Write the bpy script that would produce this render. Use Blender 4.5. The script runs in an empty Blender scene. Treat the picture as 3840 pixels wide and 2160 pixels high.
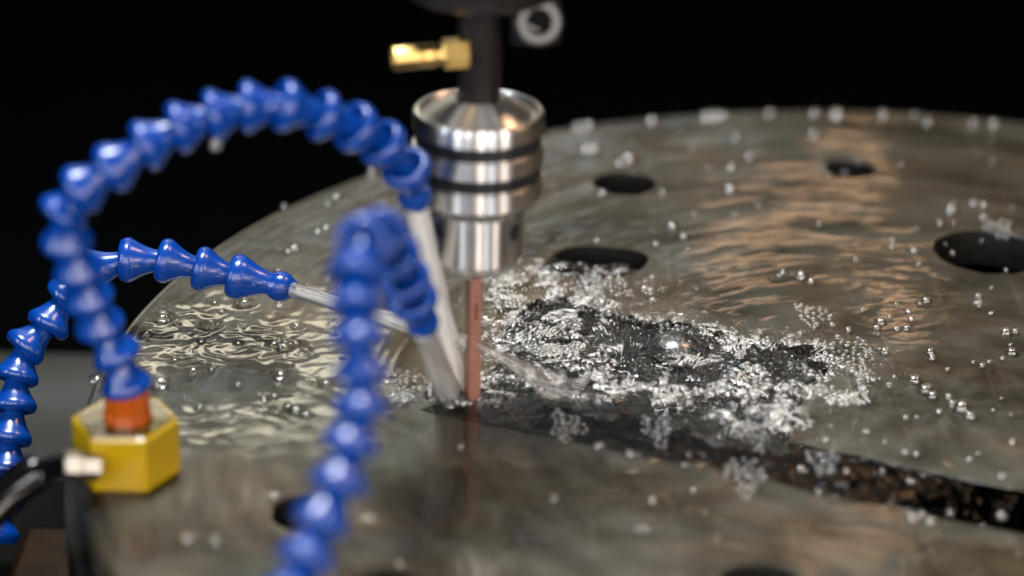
import bpy, bmesh, math, random
import numpy as np
from mathutils import Vector, Matrix

random.seed(7)
RNG = np.random.RandomState(11)
scene = bpy.context.scene
COL = scene.collection

# ------------------------------------------------------------------ camera
cam_data = bpy.data.cameras.new("camera")
cam = bpy.data.objects.new("camera", cam_data)
COL.objects.link(cam)
cam.location = (-0.15867, -0.84598, 0.42854)
cam.rotation_euler = (Matrix.Rotation(math.pi/2 - 0.42586, 4, 'X') @ Matrix.Rotation(0.02094, 4, 'Z')).to_euler()
cam_data.sensor_width = 36.0
cam_data.lens = 90.84
cam_data.clip_start = 0.02
cam_data.clip_end = 50
cam_data.dof.use_dof = True
cam_data.dof.focus_distance = 0.988
cam_data.dof.aperture_fstop = 3.5
cam_data.dof.aperture_blades = 0
scene.camera = cam

# ------------------------------------------------------------------ world, exposure, lamps
world = bpy.data.worlds.new("World")
scene.world = world
world.use_nodes = True
world.node_tree.nodes["Background"].inputs[0].default_value = (0.40, 0.80, 0.85, 1)
world.node_tree.nodes["Background"].inputs[1].default_value = 0.004
scene.view_settings.view_transform = 'Standard'
scene.view_settings.look = 'None'
scene.view_settings.exposure = 0.0
scene.view_settings.gamma = 1.0
scene.cycles.use_denoising = True
scene.cycles.max_bounces = 10
scene.cycles.transparent_max_bounces = 16
scene.cycles.sample_clamp_indirect = 6.0


def area(name, loc, target, sx, sy, radiance, color, roll=0):
    l = bpy.data.lights.new(name, 'AREA')
    l.shape = 'RECTANGLE'
    l.size, l.size_y = sx, sy
    l.energy = radiance * math.pi * sx * sy
    l.color = color
    o = bpy.data.objects.new(name, l)
    COL.objects.link(o)
    o.location = loc
    q = (Vector(target) - Vector(loc)).to_track_quat('-Z', 'Y')
    o.rotation_euler = (q @ Matrix.Rotation(math.radians(roll), 3, 'Z').to_quaternion()).to_euler()
    return o


area("overhead_lamp", (-0.30, 0.22, 1.05), (-0.22, 0.03, 0), 0.34, 0.26, 80.0, (0.90, 0.96, 1.0))
area("added_back_panel", (-0.45, 1.55, 0.80), (-0.2, 0.1, 0), 1.15, 1.00, 0.10, (1.0, 0.93, 0.80))  # added panel out of view, gives the plate a dim warm reflection
for z, x, w, L in ((0.415, -0.30, 0.75, 0.9), (0.505, -0.42, 0.70, 1.3), (0.60, -0.22, 0.55, 1.0), (0.79, -0.05, 0.60, 0.6), (0.90, -0.25, 0.70, 0.6), (1.04, -0.10, 0.80, 0.8)):
    area("added_far_strip", (x, 1.45, z), (-0.2, 0.05, 0), w, 0.026, L*1.25, (0.92, 0.97, 1.0))  # added strips out of view, lay silvery streaks on the wet plate
area("warm_lamp", (0.105, 1.40, 0.515), (0.0, 0.2, 0), 0.20, 0.034, 3.6, (1.0, 0.58, 0.32), 37)
area("added_warm_small", (0.205, 1.40, 0.60), (0.0, 0.1, 0), 0.06, 0.03, 6.0, (1.0, 0.58, 0.32))  # added out of view to reflect one more orange patch
area("added_warm_high", (0.19, 1.40, 0.88), (0.0, 0.1, 0), 0.12, 0.07, 2.6, (1.0, 0.60, 0.34), 20)  # added out of view for orange patches on the near right of the plate
area("cream_lamp", (-0.46, 1.40, 0.70), (-0.25, 0.05, 0), 0.34, 0.09, 8.0, (1.0, 0.92, 0.70))
area("added_warm_key", (0.32, 0.25, 0.85), (-0.1, 0.05, 0), 0.20, 0.16, 30.0, (1.0, 0.62, 0.36))  # added out of view to put orange glints on foam and bubbles
area("added_cool_high", (-0.10, 1.40, 1.42), (-0.15, 0.0, 0), 0.9, 0.10, 7.0, (0.90, 0.95, 1.0))  # added out of view so the front swells catch cool crescent glints
for az, wd, L, colr in ((-62, 0.10, 24, (0.86, 0.92, 1.0)), (-34, 0.05, 36, (0.90, 0.95, 1.0)), (-16, 0.04, 42, (1.0, 0.93, 0.88)), (6, 0.07, 40, (1.0, 0.89, 0.83)), (24, 0.035, 48, (0.92, 0.95, 1.0)), (47, 0.10, 24, (1.0, 0.86, 0.78))):
    a = math.radians(az)
    area("added_front_strip", (-0.172 + 1.05*math.sin(a), -1.05*math.cos(a), 0.42), (-0.172, 0, 0.08), wd, 0.62, L, colr)  # added strips on the camera side, draw bright stripes down the chuck

# ------------------------------------------------------------------ measured positions (metres, plate centre = origin, plate top = 0)
R_PLATE = 0.3129
CUTOUT = [(-0.1918, -0.0099), (-0.1818, -0.0151), (-0.1559, -0.0248), (-0.1375, -0.0322), (-0.1207, -0.039), (-0.1027, -0.045), (-0.0862, -0.0483), (-0.0689, -0.0571), (-0.0558, -0.0651), (-0.0208, -0.0794), (0.0141, -0.0922), (0.0417, -0.1029), (0.0499, -0.0759), (0.0193, -0.0621), (-0.0166, -0.0476), (-0.031, -0.04), (-0.0459, -0.0347), (-0.0587, -0.0281), (-0.0545, -0.0131), (-0.0508, 0.003), (-0.04, 0.0232), (-0.0344, 0.0405), (-0.0401, 0.0514), (-0.0553, 0.0528), (-0.0704, 0.0563), (-0.079, 0.066), (-0.0943, 0.0711), (-0.1067, 0.0708), (-0.1159, 0.0778), (-0.1283, 0.0828), (-0.1377, 0.0906), (-0.1488, 0.0885), (-0.1581, 0.0738), (-0.1614, 0.0555), (-0.162, 0.0344), (-0.1673, 0.0156), (-0.1794, 0.0003)]
SLOT = [(-0.1488, 0.1149), (-0.1447, 0.1268), (-0.1397, 0.1364), (-0.1322, 0.1418), (-0.1206, 0.142), (-0.1091, 0.1397), (-0.1035, 0.135), (-0.1029, 0.1277), (-0.1062, 0.1195), (-0.1124, 0.1136), (-0.1246, 0.1098), (-0.1375, 0.1104), (-0.1455, 0.1111)]
HOLES = [(-0.1098, 0.213, 0.014), (-0.008, 0.2358, 0.0115), (0.0407, 0.1459, 0.023), (-0.2256, -0.0876, 0.0125), (-0.1962, -0.1377, 0.0142), (-0.0766, -0.1292, 0.0142)]
FOAM = [(-0.1728, 0.1015), (-0.1585, 0.1208), (-0.1373, 0.1243), (-0.1146, 0.1191), (-0.0991, 0.1025), (-0.1112, 0.078), (-0.0909, 0.0753), (-0.0713, 0.0653), (-0.0362, 0.0598), (-0.0177, 0.0344), (-0.0181, 0.0077), (-0.0393, -0.0124), (-0.0581, -0.0292), (-0.0788, -0.0219), (-0.1067, -0.006), (-0.1312, 0.0025), (-0.1502, 0.0065), (-0.1617, -0.0117), (-0.1849, -0.0102), (-0.2017, -0.0056), (-0.2077, 0.0104), (-0.1887, 0.0146), (-0.1704, 0.0221)]
CALM = [(-0.3144, 0.034), (-0.2957, 0.0633), (-0.2611, 0.0578), (-0.2373, 0.0308), (-0.2433, -0.0027), (-0.2696, -0.026), (-0.2949, -0.0178), (-0.3117, 0.0071)]
HOSE_A = [(-0.289, -0.0607, 0.0331), (-0.2918, -0.0606, 0.0447), (-0.2972, -0.0608, 0.0558), (-0.2999, -0.064, 0.0671), (-0.3022, -0.0671, 0.0783), (-0.3048, -0.0699, 0.0902), (-0.3047, -0.0731, 0.1014), (-0.2988, -0.0717, 0.1093), (-0.2883, -0.0705, 0.1167), (-0.2775, -0.0694, 0.1241), (-0.267, -0.0658, 0.1291), (-0.256, -0.0629, 0.1324), (-0.2452, -0.0605, 0.1347), (-0.2334, -0.059, 0.1348), (-0.2216, -0.0546, 0.13), (-0.2114, -0.0505, 0.1245), (-0.2028, -0.0424, 0.1157), (-0.1952, -0.0356, 0.1042), (-0.1925, -0.0291, 0.0918)]
HOSE_B = [(-0.3491, -0.0069, -0.0577), (-0.3484, 0.0004, -0.0477), (-0.3467, 0.0076, -0.0377), (-0.3466, 0.0148, -0.028), (-0.3455, 0.022, -0.0182), (-0.3453, 0.0289, -0.0091), (-0.3426, 0.0357, -0.0001), (-0.3346, 0.0416, 0.0068), (-0.3283, 0.0483, 0.0155), (-0.3188, 0.0524, 0.0247), (-0.3051, 0.0542, 0.0286), (-0.2907, 0.0542, 0.0285), (-0.2767, 0.053, 0.026), (-0.263, 0.0519, 0.0235), (-0.2469, 0.0505, 0.0205)]
HOSE_C = [(-0.2238, -0.2219, 0.0371), (-0.2201, -0.2134, 0.0438), (-0.2162, -0.2047, 0.0508), (-0.2123, -0.1958, 0.0584), (-0.2076, -0.1886, 0.0671), (-0.2046, -0.1813, 0.076), (-0.2019, -0.1752, 0.0846), (-0.2021, -0.1689, 0.0935), (-0.2032, -0.1648, 0.1025), (-0.2041, -0.1591, 0.1103), (-0.2046, -0.1517, 0.1169), (-0.203, -0.1423, 0.1231), (-0.1997, -0.1165, 0.1147), (-0.1964, -0.0961, 0.0991), (-0.1936, -0.0809, 0.0841), (-0.1915, -0.0691, 0.0714), (-0.1887, -0.0586, 0.0583)]
JET_A = [(-0.1925, -0.028, 0.0895), (-0.1773, 0.0109, -0.006)]
JET_C = [(-0.1885, -0.0595, 0.0563), (-0.1802, 0.0095, -0.006)]
ELEC = (-0.1723, -0.002, 0.0)
JET_B = [(-0.2447, 0.0504, 0.0201), (-0.1745, -0.0037, 0.0243)]
SPLASH = [(-0.1712, -0.0039, 0.0239), (-0.1339, 0.0103, -0.004)]
BLOCK = (-0.2904, -0.0611, 0.0)
BLK = [(-0.2993, -0.077, 0.0), (-0.2808, -0.0771, 0.0), (-0.2731, -0.0603, 0.0), (-0.306, -0.0603, 0.0)]
FIT = [(-0.302, -0.0815, 0.0127), (-0.3077, -0.0832, 0.0138), (-0.3162, -0.0879, 0.0131), (-0.3246, -0.0942, 0.0089), (-0.3337, -0.1044, 0.0009), (-0.3382, -0.1111, -0.0089)]
BUBBLES = [(-0.2939, 0.0616, 0.00351), (-0.2747, 0.0553, 0.00325), (-0.2638, 0.0767, 0.00315), (-0.2979, 0.0453, 0.00215), (-0.2846, 0.0244, 0.00135), (-0.2765, 0.0154, 0.00209), (-0.2871, 0.0043, 0.0037), (-0.3115, 0.0088, 0.00343), (-0.2447, 0.0373, 0.00258), (-0.2487, 0.0399, 0.00228), (-0.2404, 0.0403, 0.00198), (-0.2363, 0.036, 0.00151), (-0.244, 0.0136, 0.00297), (-0.2623, 0.04, 0.00152), (-0.2551, 0.0438, 0.00107), (-0.2489, 0.1315, 0.00247), (-0.251, 0.1273, 0.00181), (-0.2374, 0.153, 0.00252), (-0.2404, 0.1486, 0.00209), (-0.2357, 0.1882, 0.00259), (-0.2385, 0.1791, 0.00189), (-0.2572, 0.1781, 0.00189), (-0.2533, 0.1072, 0.00202), (-0.2481, -0.0061, 0.00131), (-0.2266, 0.0078, 0.00221), (-0.2358, -0.0135, 0.00217), (-0.2388, -0.0121, 0.00145), (-0.2453, -0.0424, 0.00106), (-0.2636, -0.1091, 0.00238), (-0.2544, -0.11, 0.00171), (-0.2377, -0.0785, 0.00163), (-0.1247, 0.2806, 0.00334), (-0.1299, 0.2803, 0.00297), (-0.1225, 0.2513, 0.00326), (-0.1261, 0.2521, 0.00308), (-0.1075, 0.2399, 0.0036), (-0.1112, 0.2363, 0.00251), (-0.0948, 0.2876, 0.00317), (-0.0644, 0.2973, 0.00377), (-0.0686, 0.2965, 0.0032), (-0.0606, 0.2975, 0.0032), (-0.0381, 0.3026, 0.00246), (-0.0169, 0.3038, 0.00247), (-0.006, 0.3034, 0.00361), (-0.0086, 0.3022, 0.00247), (0.0154, 0.3031, 0.00286), (0.0303, 0.3045, 0.00172), (0.0357, 0.2963, 0.00228), (0.0571, 0.2949, 0.00248), (0.0665, 0.2955, 0.00267), (-0.057, 0.2691, 0.0024), (-0.0203, 0.2748, 0.00242), (-0.0524, 0.2455, 0.00235), (-0.0613, 0.2328, 0.00233), (-0.0635, 0.2068, 0.00281), (-0.0914, 0.163, 0.00287), (-0.094, 0.2005, 0.00192), (-0.1201, 0.1991, 0.00226), (-0.0869, 0.1526, 0.00251), (0.0313, 0.1893, 0.0035), (0.0419, 0.1966, 0.00229), (0.0459, 0.1946, 0.00229), (0.0437, 0.1802, 0.00191), (0.0239, 0.1735, 0.0019), (0.0009, 0.153, 0.00169), (0.0088, 0.143, 0.00218), (-0.0412, 0.1141, 0.00326), (-0.0482, 0.1177, 0.00179), (-0.0376, 0.1096, 0.00211), (-0.0284, 0.1694, 0.00154), (0.0283, 0.0982, 0.00211), (0.0069, 0.0933, 0.00225), (-0.0018, 0.0816, 0.00143), (-0.0045, 0.0667, 0.00188), (-0.014, 0.0717, 0.00268), (-0.0162, 0.0662, 0.00188), (0.034, 0.065, 0.00268), (0.0334, 0.0472, 0.00264), (0.0019, 0.0457, 0.00216), (0.0019, 0.0405, 0.00169), (-0.0157, 0.0449, 0.00215), (-0.0074, 0.0214, 0.00301), (-0.0041, 0.0133, 0.00329), (-0.0025, 0.0085, 0.00224), (0.0071, -0.0008, 0.0037), (0.009, -0.0077, 0.00265), (0.0038, 0.0016, 0.00222), (-0.0222, -0.0844, 0.00231), (-0.0187, -0.0815, 0.00205), (-0.0164, -0.0863, 0.00231), (0.0086, -0.0804, 0.00234), (-0.1427, -0.0753, 0.00176), (-0.1754, -0.0399, 0.00155), (-0.1096, -0.0772, 0.00176), (-0.095, -0.0682, 0.00137), (-0.0764, -0.066, 0.00124), (-0.0282, -0.051, 0.0014), (0.013, -0.0536, 0.00183), (-0.1528, 0.1037, 0.00176), (-0.1238, 0.1464, 0.00183), (-0.099, 0.1435, 0.00199), (-0.1057, 0.0972, 0.00207)]
SMALL = [(-0.0268, 0.0005, 0.00092), (0.0287, 0.0413, 0.00129), (0.017, 0.0376, 0.001), (-0.0197, 0.0828, 0.00152), (-0.0015, 0.0751, 0.00178), (-0.0175, 0.0468, 0.001), (0.0061, 0.0308, 0.00126), (-0.0165, 0.0606, 0.00099), (-0.0099, 0.0763, 0.00097), (0.0242, -0.0057, 0.00091), (-0.0335, 0.0685, 0.00144), (0.0264, 0.0917, 0.0013), (-0.0386, 0.0353, 0.00131), (0.0378, 0.066, 0.00163), (0.0182, -0.0024, 0.00089), (-0.0107, -0.0093, 0.00101), (0.0201, 0.0349, 0.00152), (0.0037, 0.0898, 0.00097), (-0.0276, 0.0637, 0.00195), (0.0029, 0.0071, 0.00119), (0.0032, 0.0076, 0.00178), (0.0227, 0.0072, 0.0009), (-0.0059, 0.0886, 0.00126), (0.0272, 0.0885, 0.00099), (-0.0085, 0.0654, 0.0016), (-0.0147, 0.0238, 0.00113), (-0.0022, -0.0049, 0.00179), (-0.0342, 0.0028, 0.00099), (-0.0299, 0.0494, 0.00117), (0.0339, 0.0538, 0.00094), (0.0309, 0.082, 0.00118), (0.0232, 0.0383, 0.00111), (0.028, 0.092, 0.0013), (-0.0148, -0.0099, 0.00151), (-0.0812, 0.1762, 0.00103), (0.0127, 0.1665, 0.00096), (0.0349, 0.1067, 0.00095), (0.0414, 0.1682, 0.00087), (-0.0169, 0.1319, 0.0016), (0.0439, 0.1245, 0.00137), (0.0087, 0.1293, 0.00139), (0.0518, 0.1643, 0.00086), (-0.0541, 0.1744, 0.00097), (0.0327, 0.1964, 0.00106), (0.0299, 0.1745, 0.00087), (-0.0526, 0.189, 0.00151), (-0.0641, 0.1767, 0.00151), (0.0246, 0.1411, 0.00167), (-0.0846, 0.0996, 0.00108), (-0.05, 0.1144, 0.0012), (0.0583, 0.1926, 0.0012), (-0.0244, 0.1324, 0.00087), (-0.0865, 0.1398, 0.00094), (0.0384, 0.1549, 0.001), (-0.0001, 0.146, 0.00176), (0.0228, 0.1503, 0.00088), (-0.0183, 0.2282, 0.00138), (0.0619, 0.2745, 0.00108), (-0.0494, 0.26, 0.00102), (-0.0405, 0.2428, 0.00095), (-0.1049, 0.2581, 0.00092), (-0.0715, 0.2305, 0.00119), (0.0582, 0.247, 0.00116), (-0.0109, 0.2302, 0.00121), (-0.02, 0.2391, 0.001), (0.0158, 0.2412, 0.00098), (-0.0826, 0.2782, 0.00102), (-0.128, 0.2678, 0.00092), (-0.0775, 0.256, 0.0012), (0.0151, 0.2396, 0.00092), (-0.2147, -0.0105, 0.00073), (-0.2395, 0.0128, 0.00061), (-0.2353, -0.0384, 0.00096), (-0.2879, 0.0562, 0.00128), (-0.2131, -0.0124, 0.00097), (-0.2815, -0.0222, 0.0006), (-0.2861, 0.0222, 0.0006), (-0.2235, 0.0543, 0.00101), (-0.2425, -0.016, 0.00081), (-0.2109, 0.0289, 0.00076), (-0.2648, -0.0141, 0.00063), (-0.2287, 0.0633, 0.00065), (-0.2631, 0.0567, 0.00064), (-0.2222, 0.0293, 0.00063), (-0.2202, 0.0063, 0.00086), (-0.2153, -0.0087, 0.00062), (-0.2974, 0.0056, 0.00094), (-0.2271, 0.0506, 0.00089), (-0.2139, 0.0431, 0.00066), (-0.2589, 0.0049, 0.00131), (-0.2409, -0.0283, 0.00085), (-0.2576, 0.0354, 0.00068), (-0.23, 0.052, 0.00062), (-0.2771, -0.0067, 0.00067), (-0.2824, 0.0312, 0.00061), (-0.2552, -0.0209, 0.0007), (-0.2755, 0.0761, 0.00135), (-0.248, -0.0059, 0.00118), (-0.2707, -0.0148, 0.00137), (-0.2326, -0.0176, 0.00115), (-0.2698, 0.0174, 0.00133), (-0.2765, 0.0404, 0.00128), (-0.2959, 0.0015, 0.00251), (-0.2934, -0.0107, 0.00151), (-0.2965, 0.0458, 0.00131), (-0.2334, 0.0307, 0.00129), (-0.2317, -0.018, 0.00178), (-0.2863, -0.0133, 0.00138), (-0.2441, 0.0049, 0.0017), (-0.2446, -0.0039, 0.00141), (-0.2719, 0.0685, 0.00141), (-0.2415, 0.0566, 0.00197), (-0.2185, 0.1459, 0.00103), (-0.2233, 0.0836, 0.00071), (-0.2183, 0.0939, 0.00071), (-0.252, 0.1299, 0.00092), (-0.2467, 0.0913, 0.00068), (-0.2204, 0.1354, 0.00081), (-0.2132, 0.1224, 0.00088), (-0.2443, 0.1221, 0.00066), (-0.2341, 0.1242, 0.0007), (-0.2552, 0.132, 0.0007), (-0.241, 0.0954, 0.00114), (-0.2111, 0.1277, 0.00117), (-0.2272, 0.0818, 0.00064), (-0.2195, 0.1138, 0.0008), (0.0033, -0.0419, 0.00142), (-0.0248, -0.0296, 0.00113), (-0.0479, -0.0436, 0.00111), (-0.0186, -0.037, 0.00163), (0.0074, -0.0364, 0.00089), (0.0209, -0.0277, 0.00157), (-0.0145, -0.0379, 0.00151), (-0.0452, -0.0279, 0.00088), (-0.0462, -0.0294, 0.00156), (-0.0304, -0.0217, 0.00162), (-0.0548, -0.051, 0.00089), (-0.0968, -0.0502, 0.00087), (-0.028, -0.0735, 0.00089), (-0.1257, -0.0359, 0.0009), (0.001, -0.0883, 0.00084), (-0.0469, -0.0694, 0.00095), (-0.0951, -0.0417, 0.00095), (-0.1265, -0.0372, 0.0013), (-0.0227, -0.0799, 0.00082), (-0.0699, -0.0574, 0.00168), (-0.022, -0.0777, 0.00083), (-0.0763, -0.0442, 0.00097), (-0.1275, -0.0377, 0.00115), (-0.0142, -0.0539, 0.00103), (-0.1256, -0.0362, 0.0016), (-0.0194, -0.0578, 0.00196), (-0.0901, -0.0413, 0.00102), (-0.0407, -0.0517, 0.00163), (-0.0521, -0.0672, 0.00149), (-0.0308, -0.0769, 0.00086), (-0.0257, -0.0786, 0.00086), (-0.0088, -0.0796, 0.00149), (-0.0976, -0.0503, 0.00087), (-0.077, -0.0546, 0.00149), (-0.0445, -0.0515, 0.00084), (-0.1129, -0.0429, 0.00121), (-0.1155, -0.0431, 0.00185), (-0.0566, -0.0498, 0.00153), (-0.1281, -0.0342, 0.00088), (-0.047, -0.0518, 0.00094), (-0.0757, -0.0569, 0.00165), (-0.0566, -0.0502, 0.00157), (-0.1274, -0.0388, 0.00104), (-0.1166, -0.0418, 0.00158)]
RAFTS = [(-0.1381, -0.0225, 0.0057, 0.0116), (-0.1053, -0.0231, 0.0054, 0.0109), (-0.0703, -0.0225, 0.0043, 0.0137), (-0.0769, -0.0575, 0.0066, 0.0119), (-0.0484, -0.0455, 0.0049, 0.0087), (0.0479, 0.1674, 0.005, 0.009), (-0.1985, 0.0026, 0.0037, 0.0125), (-0.244, 0.0384, 0.0032, 0.0043), (-0.0954, 0.048, 0.0065, 0.0146), (-0.128, 0.098, 0.0072, 0.0129), (-0.0278, 0.0391, 0.0061, 0.0182), (-0.0408, 0.0759, 0.0063, 0.0097), (-0.1153, 0.0967, 0.004, 0.0076), (-0.2146, -0.0416, 0.0025, 0.0134), (-0.1779, -0.0006, 0.0047, 0.009), (-0.1876, 0.0047, 0.0026, 0.0077)]
BIG = (-0.0955, 0.0452)
SCREW = (-0.1528, -0.0021, 0.1466)
FITB = [(-0.1778, -0.0069, 0.136), (-0.1848, -0.0083, 0.1352), (-0.2014, -0.0108, 0.1346)]


# ------------------------------------------------------------------ helpers
def link(name, me, m=None, parent=None, smooth=True):
    if m is not None and not me.materials:
        me.materials.append(m)
    o = bpy.data.objects.new(name, me)
    COL.objects.link(o)
    if parent is not None:
        o.parent = parent
    if smooth:
        me.polygons.foreach_set('use_smooth', [True] * len(me.polygons))
    return o


def empty(name, loc):
    o = bpy.data.objects.new(name, None)
    o.empty_display_size = 0.01
    COL.objects.link(o)
    o.location = loc
    return o


def tag(o, label=None, cat=None, group=None, kind=None):
    if label: o['label'] = label
    if cat: o['category'] = cat
    if group: o['group'] = group
    if kind: o['kind'] = kind
    return o


def lathe(name, prof, n=32, sharp=30, cap=True):
    """profile of (r, z) turned round the z axis"""
    bm = bmesh.new()
    rings = []
    for r, z in prof:
        if r < 1e-7:
            rings.append([bm.verts.new((0, 0, z))])
        else:
            rings.append([bm.verts.new((r*math.cos(2*math.pi*i/n), r*math.sin(2*math.pi*i/n), z)) for i in range(n)])
    for a, b in zip(rings[:-1], rings[1:]):
        if len(a) == 1 and len(b) == 1: continue
        for i in range(n):
            j = (i+1) % n
            if len(a) == 1: bm.faces.new((a[0], b[i], b[j]))
            elif len(b) == 1: bm.faces.new((a[i], a[j], b[0]))
            else: bm.faces.new((a[i], a[j], b[j], b[i]))
    if cap:
        for ring in (rings[0], rings[-1]):
            if len(ring) > 1:
                bm.faces.new(ring)
    bmesh.ops.recalc_face_normals(bm, faces=bm.faces)
    for e in bm.edges:
        if len(e.link_faces) == 2 and e.calc_face_angle(0) > math.radians(sharp):
            e.smooth = False
    me = bpy.data.meshes.new(name)
    bm.to_mesh(me); bm.free()
    return me


def bevel_poly(name, pts, z0, z1, bev):
    """vertical prism over a plan polygon with bevelled edges"""
    bm = bmesh.new()
    lo = [bm.verts.new((x, y, z0)) for x, y in pts]
    hi = [bm.verts.new((x, y, z1)) for x, y in pts]
    bm.faces.new(hi); bm.faces.new(lo[::-1])
    n = len(pts)
    for i in range(n):
        bm.faces.new((lo[i], lo[(i+1) % n], hi[(i+1) % n], hi[i]))
    bmesh.ops.recalc_face_normals(bm, faces=bm.faces)
    if bev > 0:
        bmesh.ops.bevel(bm, geom=list(bm.edges), offset=bev, segments=2, affect='EDGES', profile=0.5)
    me = bpy.data.meshes.new(name)
    bm.to_mesh(me); bm.free()
    return me


def tube(name, pts, radii, n=20, wob=0.0, flat=1.0, seed=0):
    """tube through points with a radius each; wob roughens the skin"""
    rnd = random.Random(seed)
    bm = bmesh.new()
    P = [Vector(p) for p in pts]
    rings = []
    up = Vector((0.13, 0.9, 0.3))
    ph = [(rnd.uniform(0, 6.3), rnd.randint(2, 6), rnd.uniform(1, 5)) for _ in range(5)]
    for i, p in enumerate(P):
        t = (P[min(i+1, len(P)-1)] - P[max(i-1, 0)]).normalized()
        a = t.cross(up).normalized(); b = t.cross(a).normalized()
        ring = []
        for k in range(n):
            an = 2*math.pi*k/n
            w = 1.0
            if wob:
                w += wob*(1 + 2.5*(i/len(P))**3)*sum(math.sin(m*an + q + f*i*0.12) for q, m, f in ph)/3
            ring.append(bm.verts.new(p + (a*math.cos(an) + b*math.sin(an)*flat)*radii[i]*w))
        rings.append(ring)
    for A, B in zip(rings[:-1], rings[1:]):
        for k in range(n):
            bm.faces.new((A[k], A[(k+1) % n], B[(k+1) % n], B[k]))
    bm.faces.new(rings[0]); bm.faces.new(rings[-1])
    bmesh.ops.recalc_face_normals(bm, faces=bm.faces)
    me = bpy.data.meshes.new(name)
    bm.to_mesh(me); bm.free()
    return me


def smooth_path(pts, per=6):
    """Catmull-Rom through points"""
    P = [Vector(p) for p in pts]
    P = [P[0]*2 - P[1]] + P + [P[-1]*2 - P[-2]]
    out = []
    for i in range(1, len(P)-2):
        for k in range(per):
            t = k/per
            a, b, c, d = P[i-1], P[i], P[i+1], P[i+2]
            out.append(0.5*((2*b) + (c-a)*t + (2*a-5*b+4*c-d)*t*t + (3*b-a-3*c+d)*t**3))
    out.append(P[-2].copy())
    return out


def face_along(o, p, q):
    o.location = p
    o.rotation_mode = 'QUATERNION'
    o.rotation_quaternion = (Vector(q) - Vector(p)).to_track_quat('Z', 'Y')


# numpy noise -------------------------------------------------------
def gnoise(x, y, seed=0):
    xi = np.floor(x).astype(np.int64); yi = np.floor(y).astype(np.int64)
    xf = x - xi; yf = y - yi
    def grad(ix, iy):
        h = (ix*374761393 + iy*668265263 + seed*982451653) & 0xffffffff
        h = ((h ^ (h >> 13))*1274126177) & 0xffffffff
        a = ((h ^ (h >> 16)) & 0xffff)*(2*np.pi/65536)
        return np.cos(a), np.sin(a)
    def dot(ox, oy):
        gx, gy = grad(xi+ox, yi+oy)
        return gx*(xf-ox) + gy*(yf-oy)
    u = xf**3*(xf*(xf*6-15)+10); v = yf**3*(yf*(yf*6-15)+10)
    a = dot(0, 0)*(1-u) + dot(1, 0)*u
    b = dot(0, 1)*(1-u) + dot(1, 1)*u
    return (a*(1-v) + b*v)*1.4


def fbm(x, y, o=3, seed=0, g=0.5):
    s = 0; a = 1
    for k in range(o):
        s = s + a*gnoise(x*2**k, y*2**k, seed+k*17); a *= g
    return s


def sstep(a, b, x):
    t = np.clip((x-a)/(b-a), 0, 1)
    return t*t*(3-2*t)


def poly_sd(px, py, poly):
    """signed distance, positive inside"""
    P = np.array(poly); n = len(P)
    ins = np.zeros(px.shape, bool); d = np.full(px.shape, 1e9)
    for i in range(n):
        x1, y1 = P[i]; x2, y2 = P[(i+1) % n]
        ex, ey = x2-x1, y2-y1
        t = np.clip(((px-x1)*ex + (py-y1)*ey)/(ex*ex+ey*ey+1e-15), 0, 1)
        d = np.minimum(d, np.hypot(px-x1-t*ex, py-y1-t*ey))
        c = ((y1 > py) != (y2 > py)) & (px < ex*(py-y1)/(ey if abs(ey) > 1e-12 else 1e-12) + x1)
        ins ^= c
    return np.where(ins, d, -d)


# ------------------------------------------------------------------ materials
def mat(name):
    m = bpy.data.materials.new(name)
    m.use_nodes = True
    nt = m.node_tree
    for n in list(nt.nodes): nt.nodes.remove(n)
    out = nt.nodes.new('ShaderNodeOutputMaterial')
    return m, nt, out


def nd(nt, t, **kw):
    n = nt.nodes.new(t)
    for k, v in kw.items():
        if k in ('operation', 'blend_type', 'data_type', 'noise_dimensions', 'attribute_name', 'feature'):
            setattr(n, k, v)
        else:
            n.inputs[k].default_value = v
    return n


def ramp(nt, stops):
    r = nt.nodes.new('ShaderNodeValToRGB')
    el = r.color_ramp.elements
    while len(el) < len(stops): el.new(0.5)
    for e, (p, c) in zip(el, stops):
        e.position = p
        e.color = c if len(c) == 4 else (*c, 1)
    return r


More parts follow.
